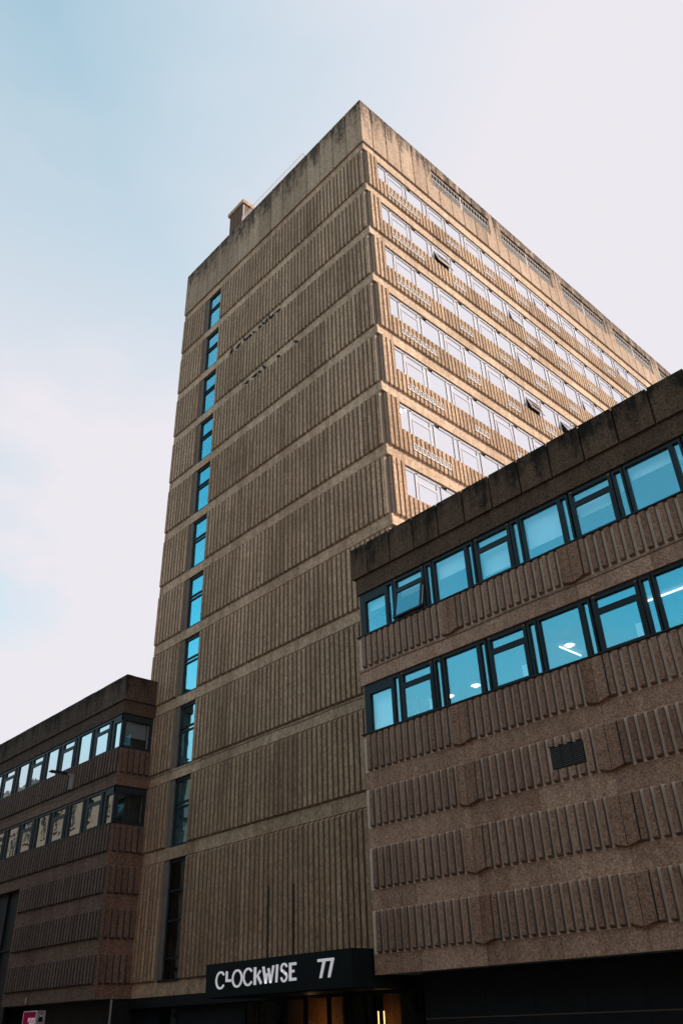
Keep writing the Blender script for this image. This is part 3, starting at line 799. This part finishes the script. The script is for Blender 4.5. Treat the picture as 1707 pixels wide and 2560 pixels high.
def letter(parts):
    b = MB(); y0, y1 = SY - .035, SY - .001
    for q in parts:
        if q[0] == 'arc':
            _, cx, cz, rx, rz, t, a0, a1 = q
            b.strip(arcpts(cx, cz, rx - t, rz - t, a0, a1, 26), arcpts(cx, cz, rx, rz, a0, a1, 26), y0, y1)
        else: b.prism([(LX_(x), LZ_(z)) if False else (x, z) for x, z in q[1]], y0, y1)
    b.v = [(LX_(x), y, LZ_(z)) for x, y, z in b.v]
    return sub(b.build('letter', 'letter'))
T = .056
letter([('arc', -6.735, 2.842, .255, .252, T, 38, 322)])
letter([('p', [(-6.44, 2.78), (-6.17, 2.775), (-6.17, 2.845), (-6.365, 2.85), (-6.365, 3.075), (-6.44, 3.078)])])
letter([('arc', -5.848, 2.85, .262, .250, T, 0, 360)])
letter([('arc', -5.285, 2.865, .255, .248, T, 38, 322)])
letter([('p', [(-4.986, 2.632), (-4.89, 2.632), (-4.89, 3.105), (-4.986, 3.107)]),
        ('p', [(-4.856, 2.868), (-4.66, 2.632), (-4.592, 2.675), (-4.775, 2.885), (-4.648, 2.975), (-4.70, 3.018)])])
letter([('p', [(-4.445, 2.642), (-4.36, 2.642), (-4.485, 3.10), (-4.572, 3.093)]), ('p', [(-4.43, 2.642), (-4.355, 2.65), (-4.31, 2.91), (-4.385, 2.915)]),
        ('p', [(-4.21, 2.647), (-4.13, 2.647), (-4.24, 3.045), (-4.32, 3.035)]), ('p', [(-4.19, 2.65), (-4.13, 2.65), (-3.998, 3.095), (-4.075, 3.105)])])
letter([('p', [(-3.935, 2.65), (-3.86, 2.65), (-3.815, 3.114), (-3.895, 3.116)])])
letter([('arc', -3.537, 3.003, .155, .135, T, 10, 232), ('arc', -3.537, 2.782, .155, .147, T, 185, 412),
        ('p', [(-3.655, 2.93), (-3.46, 2.80), (-3.418, 2.86), (-3.60, 2.975)])])
letter([('p', [(-3.292, 2.655), (-2.982, 2.658), (-2.982, 2.73), (-3.205, 2.728), (-3.205, 3.05), (-2.982, 3.052), (-2.982, 3.124), (-3.292, 3.122)]),
        ('p', [(-3.206, 2.865), (-3.075, 2.865), (-3.075, 2.935), (-3.206, 2.935)])])
for dx in (0, .352):
    letter([('p', [(-2.017 + dx, 3.065), (-1.80 + dx, 3.065), (-1.95 + dx, 2.66), (-1.865 + dx, 2.66), (-1.69 + dx, 3.09), (-1.69 + dx, 3.135), (-2.017 + dx, 3.135)])])
# two narrow dark slots in the ribs above the canopy
for x, zt in ((-7.33, 5.82), (-5.93, 5.74)):
    MB().box(x - .05, x + .045, BAND - .10, BAND + .02, 3.30, zt).build('wall_slot', 'sky_dark', tower)

# ------------------------------------------------------------------ lights and papers seen in the windows of the right wing
def pendant(x, y, z, label):
    o = empty('pendant_lamp', label, 'lamp', (x, y, z), 'lamps behind the lower windows')
    b = MB(); n = 16; prof = [(.03, .16), (.08, .15), (.14, .10), (.17, .0)]
    for k in range(len(prof) - 1):
        for a in range(n):
            t0, t1 = 2 * math.pi * a / n, 2 * math.pi * (a + 1) / n
            (ra, za), (rb, zb_) = prof[k], prof[k + 1]; q = len(b.v)
            b.v += [(ra * math.cos(t0), ra * math.sin(t0), za), (ra * math.cos(t1), ra * math.sin(t1), za), (rb * math.cos(t1), rb * math.sin(t1), zb_), (rb * math.cos(t0), rb * math.sin(t0), zb_)]
            b.f.append((q, q + 1, q + 2, q + 3))
    b.build('lamp_shade', 'white_metal', o)
    bm = bmesh.new(); bmesh.ops.create_uvsphere(bm, u_segments=12, v_segments=8, radius=.10); me = bpy.data.meshes.new('bulb'); bm.to_mesh(me); bm.free(); me.materials.append(M['bulb'])
    obj('bulb', me, o, (0, 0, .03))
    MB().tube([(0, 0, .15), (0, 0, max(.2, 11.05 - z))], .008, 6).build('cord', 'black', o)
pendant(6.44, 0.0, 10.60, 'white dome pendant lamp behind the lower row, right of centre')
pendant(1.85, 0.0, 10.36, 'small round pendant lamp low in the second wide lower-row window')
pendant(2.94, .0, 10.40, 'bright round pendant lamp at right edge of a lower-row window')
def strip_light(p, q, label):
    o = MB().tube([p, q], .028, 6).build('strip_light', 'strip'); tag(o, label, 'lamp', 'lamps behind the lower windows')
strip_light((5.73, .66, 10.96), (5.73, 1.8, 10.96), 'pink-white strip light beside the dome pendant lamp')
strip_light((8.9, -.1, 10.99), (11.2, -.1, 10.99), 'long strip light behind the lower row, at right edge of the photo')
strip_light((1.2, 2.4, 14.3), (3.2, 2.4, 14.3), 'ceiling strip light behind the upper row')
for x0, x1, za, zb_, lb in ((2.22, 2.46, 9.45, 9.86, 'white paper sheet in the corner of the leftmost lower-row opening sash'),
                         (5.70, 5.96, 9.45, 9.86, 'white paper sheet in the corner of the middle lower-row opening sash'),
                         (9.22, 9.47, 9.45, 9.88, 'white paper sheet in the corner of the rightmost lower-row opening sash')):
    tag(MB().box(x0, x1, YG + .07, YG + .075, za, zb_).build('paper_sheet', 'paper'), lb, 'paper', 'papers in the lower windows')

# vertical glowing tubes in the lobby
for x, y, tlt, lb in ((-4.55, 1.3, .10, 'slanting warm tube lamp behind the left entrance door'), (-3.3, 1.2, .0, 'upright warm tube lamp behind the yellow lobby panel'), (-3.05, 1.2, .0, 'thin upright tube lamp rightmost in the entrance')):
    tag(MB().tube([(x, y, .6), (x - tlt, y, 1.83)], .022, 6).build('tube_lamp', 'tube'), lb, 'lamp', 'tube lamps in the entrance')
pl = bpy.data.lights.new('lobby_lamp', 'POINT'); pl.energy = 8; pl.color = (1, .62, .25); pl.shadow_soft_size = .15
po = bpy.data.objects.new('lobby_lamp', pl); COL.objects.link(po); po.location = (-6.6, 1.2, 1.5)

# ------------------------------------------------------------------ cables along the bands
def cable(pts, label):
    tag(MB().tube(pts, .011, 5).build('cable', 'cable'), label, 'cable')
cable([(x, WYF - .015, 11.455 + .02 * math.sin(x * 1.3)) for x in [RX0 + .02 + .5 * k for k in range(34)]], 'thin cable clipped along the right wing between its two window rows')
cp = [(LX1 - .02 - .5 * k, WYF - .015, 11.43 + .012 * math.sin(k) - (.10 if 8 < k < 12 else 0)) for k in range(60)]
cable([(LX1 + .012, -.02, 11.44), (LX1 + .012, WYF + .2, 11.44), (LX1 + .012, WYF - .012, 11.43)] + cp, 'thin sagging cable along the left wing below its upper windows')
cable([(-16.3 + .5 * k, BAND - .015, 11.44 + .015 * math.sin(k * .8)) for k in range(31)], 'thin cable clipped along the tower band at wing height')

# ------------------------------------------------------------------ street light on the left wing
sl = empty('wall_light', 'grey flat-headed street light on a bracket fixed to the left wing', 'street light', (-20.68, WYF, 11.6))
def s2(o): o.parent = sl; o.matrix_parent_inverse = Matrix.Translation((20.68, -WYF, -11.6)); return o
s2(MB().box(-20.76, -20.60, WYF - .22, WYF - .05, 11.58, 12.22).build('gear_box', 'metal_grey'))
s2(MB().box(-20.72, -20.64, WYF - .12, WYF + .01, 11.7, 12.1).build('wall_bracket', 'black'))
s2(MB().box(-20.74, -20.62, WYF - .45, WYF - .06, 12.22, 12.30).build('arm', 'metal_grey'))
b = MB(); b.hexa([(-20.82, WYF - 1.30, 12.27), (-20.52, WYF - 1.30, 12.27), (-20.56, WYF - .42, 12.24), (-20.78, WYF - .42, 12.24), (-20.80, WYF - 1.28, 12.33), (-20.54, WYF - 1.28, 12.33), (-20.58, WYF - .42, 12.34), (-20.76, WYF - .42, 12.34)])
lh = s2(b.build('lamp_head', 'black'))
s2(MB().box(-20.77, -20.57, WYF - 1.2, WYF - .7, 12.236, 12.25).build('lens', 'metal_grey'))

# ------------------------------------------------------------------ roof: chimney stack and guard rail
ch = empty('roof_stack', 'rust-coloured brick chimney stack with a coping on the tower roof', 'chimney', (-12.9, 1.2, 45.3))
def s3(o): o.parent = ch; o.matrix_parent_inverse = Matrix.Translation((12.9, -1.2, -45.3)); return o
sb = MB()
z = 45.0; row = 0
hb = .30
s3(MB().box(-13.60, -12.14, .86, 1.66, 45.0, 49.40).build('stack_core', 'brick'))
cs = MB().box(0, .47, 0, .04, 0, .275).mesh('brick', 'brick'); cs2 = MB().box(0, .04, 0, .40, 0, .275).mesh('brick', 'brick')
while z < 49.2:
    off = 0 if row % 2 else -.0
    for k in range(3): s3(obj('brick', cs, None, (-13.62 + .495 * k, .825, z)))
    for k in range(2): s3(obj('brick', cs2, None, (-12.145, .83 + .42 * k, z)))
    z += hb; row += 1
s3(MB().box(-13.78, -12.02, .74, 1.80, 49.40, 49.72).build('coping', 'tower_rib'))
s3(MB().box(-12.13, -12.06, .80, .90, 45.2, 49.2).build('corner_trim', 'metal_grey'))
rl_ = empty('roof_railing', 'thin white guard rail along the top edge of the tower', 'railing', (-8, .22, 45.5))
def s4(o): o.parent = rl_; o.matrix_parent_inverse = Matrix.Translation((8, -.22, -45.5)); return o
s4(MB().tube([(-11.3, .22, 46.72), (-5.15, .22, 46.72)], .009, 6).build('top_rail', 'metal_grey'))
bm_ = MB().tube([(0, 0, 45.5), (0, 0, 46.71)], .012, 5).mesh('baluster', 'white_metal')
for k in range(48): s4(obj('baluster', bm_, None, (-11.3 + 6.15 * k / 47, .22, 0)))
s4(MB().tube([(-5.15, .22, 46.72), (-5.0, .75, 45.6)], .012, 5).build('brace', 'metal_grey'))

# ------------------------------------------------------------------ pigeons on the rib tops
def pigeon_mesh(tilt):
    pts = [(-.20, 0, -.035, .012, .030), (-.12, 0, .0, .030, .045), (-.04, 0, .045, .062, .062), (.04, 0, .085, .070, .070), (.10, 0, .125, .050, .052), (.125, 0, .165, .030, .034), (.14, 0, .20, .034, .034), (.165, 0, .205, .022, .022), (.20, 0, .197, .005, .005)]
    b = MB(); n = 10
    for x, y, z, rz, ry in pts:
        for k in range(n):
            a = 2 * math.pi * k / n; b.v.append((x - rz * .3 * math.sin(a), y + ry * math.cos(a), z + rz * math.sin(a)))
    for q in range(len(pts) - 1):
        for k in range(n): b.f.append((q * n + k, q * n + (k + 1) % n, (q + 1) * n + (k + 1) % n, (q + 1) * n + k))
    b.f.append(tuple(range(n))); b.f.append(tuple((len(pts) - 1) * n + k for k in range(n)))
    for sy2 in (-.025, .025): b.tube([(.01, sy2, .03), (.015, sy2, -.055)], .008, 5)
    me = b.mesh('pigeon', 'pigeon')
    for p in me.polygons: p.use_smooth = True
    return me
PM = [pigeon_mesh(0)]
ORD = ['first', 'second', 'third', 'fourth', 'fifth', 'sixth', 'seventh', 'eighth', 'ninth', 'tenth', 'eleventh']
up_x = [-11.47, -10.75, -10.17, -9.9, -9.68, -9.3, -8.8, -8.43, -8.21, -7.87, -7.67, -7.12]
lo_x = [-9.79, -9.08, -8.73, -8.27, -7.13, -5.68]
for row, xs, zi in (('upper', up_x, 8), ('lower', lo_x, 7)):
    n = len(xs)
    for k, x in enumerate(xs):
        o = obj('pigeon', PM[0], None, (x, BAND - .035, rib_top(zi) + .0), random.choice((-.3, .2, .5, 2.7, 3.3, -1.2, -1.9)) )
        s_ = random.uniform(.95, 1.2); o.scale = (s_, s_, s_)
        o.location.z = rib_top(zi) - .04 + .055 * s_
        pos = 'leftmost' if k == 0 else ('rightmost' if k == n - 1 else ORD[k] + ' from the left')
        tag(o, 'dark pigeon on the %s pigeon ledge of the tower, %s' % (row, pos), 'pigeon', 'pigeons perched on the tower front')

# ------------------------------------------------------------------ kiosk with the magenta poster
kx0, kx1, ky0, ky1 = -19.55, -18.35, -3.0, -2.62
ki = empty('advertising_kiosk', 'pavement kiosk with a magenta poster and a grey end panel', 'kiosk', (-18.95, -2.8, 0))
def s5(o): o.parent = ki; o.matrix_parent_inverse = Matrix.Translation((18.95, 2.8, 0)); return o
s5(MB().box(kx0, kx1 - .02, ky0 + .02, ky1, 0, 2.36).build('kiosk_body', 'metal_grey'))
s5(MB().box(kx0 + .03, kx1 - .03, ky0 + .005, ky0 + .018, .4, 2.33).build('poster', 'pink'))
b = MB(); b.box(kx0, kx1, ky0 - .01, ky0 + .02, 2.33, 2.37); b.box(kx0, kx0 + .03, ky0 - .01, ky0 + .02, .3, 2.33); b.box(kx1 - .03, kx1, ky0 - .01, ky0 + .02, .3, 2.33); b.box(kx0, kx1, ky0 - .01, ky0 + .02, .3, .4)
s5(b.build('poster_frame', 'white_metal'))
s5(MB().box(kx1 - .019, kx1, ky0 + .021, ky1, .1, 2.34).build('end_panel', 'metal_grey'))
def text(body, size, align, m):
    cu = bpy.data.curves.new('t', 'FONT'); cu.body = body; cu.size = size; cu.align_x = align; cu.extrude = .002
    o = bpy.data.objects.new('t', cu); COL.objects.link(o)
    bpy.context.view_layer.update()
    me = bpy.data.meshes.new_from_object(o.evaluated_get(bpy.context.evaluated_depsgraph_get()))
    bpy.data.objects.remove(o); me.materials.clear(); me.materials.append(M[m]); return me
for t, z in (('PEOPLE', 1.985), ('MAKE', 1.835)):
    o = obj('poster_text', text(t, .20, 'RIGHT', 'letter')); o.rotation_euler = (math.pi / 2, 0, 0); o.location = (kx1 - .05, ky0 - .0, z); s5(o)
o = obj('panel_text', text('24 HRS', .085, 'CENTER', 'black')); o.rotation_euler = (math.pi / 2, 0, math.pi / 2); o.location = (kx1 + .003, (ky0 + ky1) / 2, 2.26); s5(o)
b = MB(); yc = (ky0 + ky1) / 2 + .0
b.v = []; prof = [(-.045, 2.225), (.045, 2.225), (.05, 2.16), (.085, 2.10), (.10, 1.98), (-.10, 1.98), (-.085, 2.10), (-.05, 2.16)]
n = len(prof); b.v = [(kx1 + .001, yc + p, q) for p, q in prof] + [(kx1 + .007, yc + p, q) for p, q in prof]
b.f = [tuple(range(n)), tuple(n + i for i in reversed(range(n)))] + [(i, (i + 1) % n, n + (i + 1) % n, n + i) for i in range(n)]
s5(b.build('panel_symbol', 'black'))
s5(MB().box(kx1 + .008, kx1 + .010, yc - .03, yc + .03, 2.165, 2.19).build('symbol_mark', 'letter'))

# ------------------------------------------------------------------ street opposite: sandstone seen in reflections; near dark blocks added to shade facades
def house(x0, x1, h, m, label, floors, y=-25.8):
    o = empty('stone_building', label, 'building', ((x0 + x1) / 2, y - 6, 0))
    def s6(q): q.parent = o; q.matrix_parent_inverse = Matrix.Translation((-(x0 + x1) / 2, -(y - 6), 0)); return q
    s6(MB().box(x0, x1, y - 12, y, 0, h).build('wall', m))
    s6(MB().box(x0 - .1, x1 + .1, y - 12.1, y + .45, h, h + .5).build('cornice', m))
    s6(MB().box(x0 + .3, x1 - .3, y - 11.7, y - .8, h + .5, h + 1.6).build('roof', 'slate'))
    fh = h / floors
    n = max(2, int((x1 - x0) / 3.2)); bw = (x1 - x0) / n
    fm = MB(); 
    for (a, e, p, q) in ((-.75, -.6, 0, 2.1), (.6, .75, 0, 2.1), (-.75, .75, 2.1, 2.3), (-.9, .9, -.2, 0)): fm.box(a, e, -.02, .18, p, q)
    fm.box(-.6, .6, .0, .05, 1.02, 1.08)
    fme = fm.mesh('window', m); pm = MB().box(-.6, .6, .005, .02, 0, 2.1).mesh('pane', 'stone_dark')
    for f in range(floors):
        for k in range(n):
            w = s6(obj('window', fme, None, (x0 + bw * (k + .5), y, fh * f + fh * .30)))
            obj('pane', pm, w)
        s6(MB().box(x0, x1, y - .1, y + .18, fh * (f + 1) - .3, fh * (f + 1) - .05).build('string_course', m)) if f < floors - 1 else None
house(-150, -112, 30, 'sand', 'tall pale sandstone block reflected at the far left of the left wing windows', 6)
house(-111.5, -84, 27, 'sand', 'pale sandstone building reflected in the left wing lower windows', 6)
house(-83.5, -58, 24, 'sand', 'sandstone building across the street, mirrored beside the left wing corner', 5)
house(-57.5, -30, 19.0, 'bounce_cut', 'added out-of-view stone block opposite the tower, raised and darkened to shade it', 3)
house(-29.5, 4, 18.0, 'bounce_cut', 'added out-of-view stone block behind the camera, raised and darkened to shade the facades', 3)
house(4.5, 45, 21, 'bounce_cut', 'added out-of-view stone terrace opposite the right wing, raised and darkened to shade it', 3)
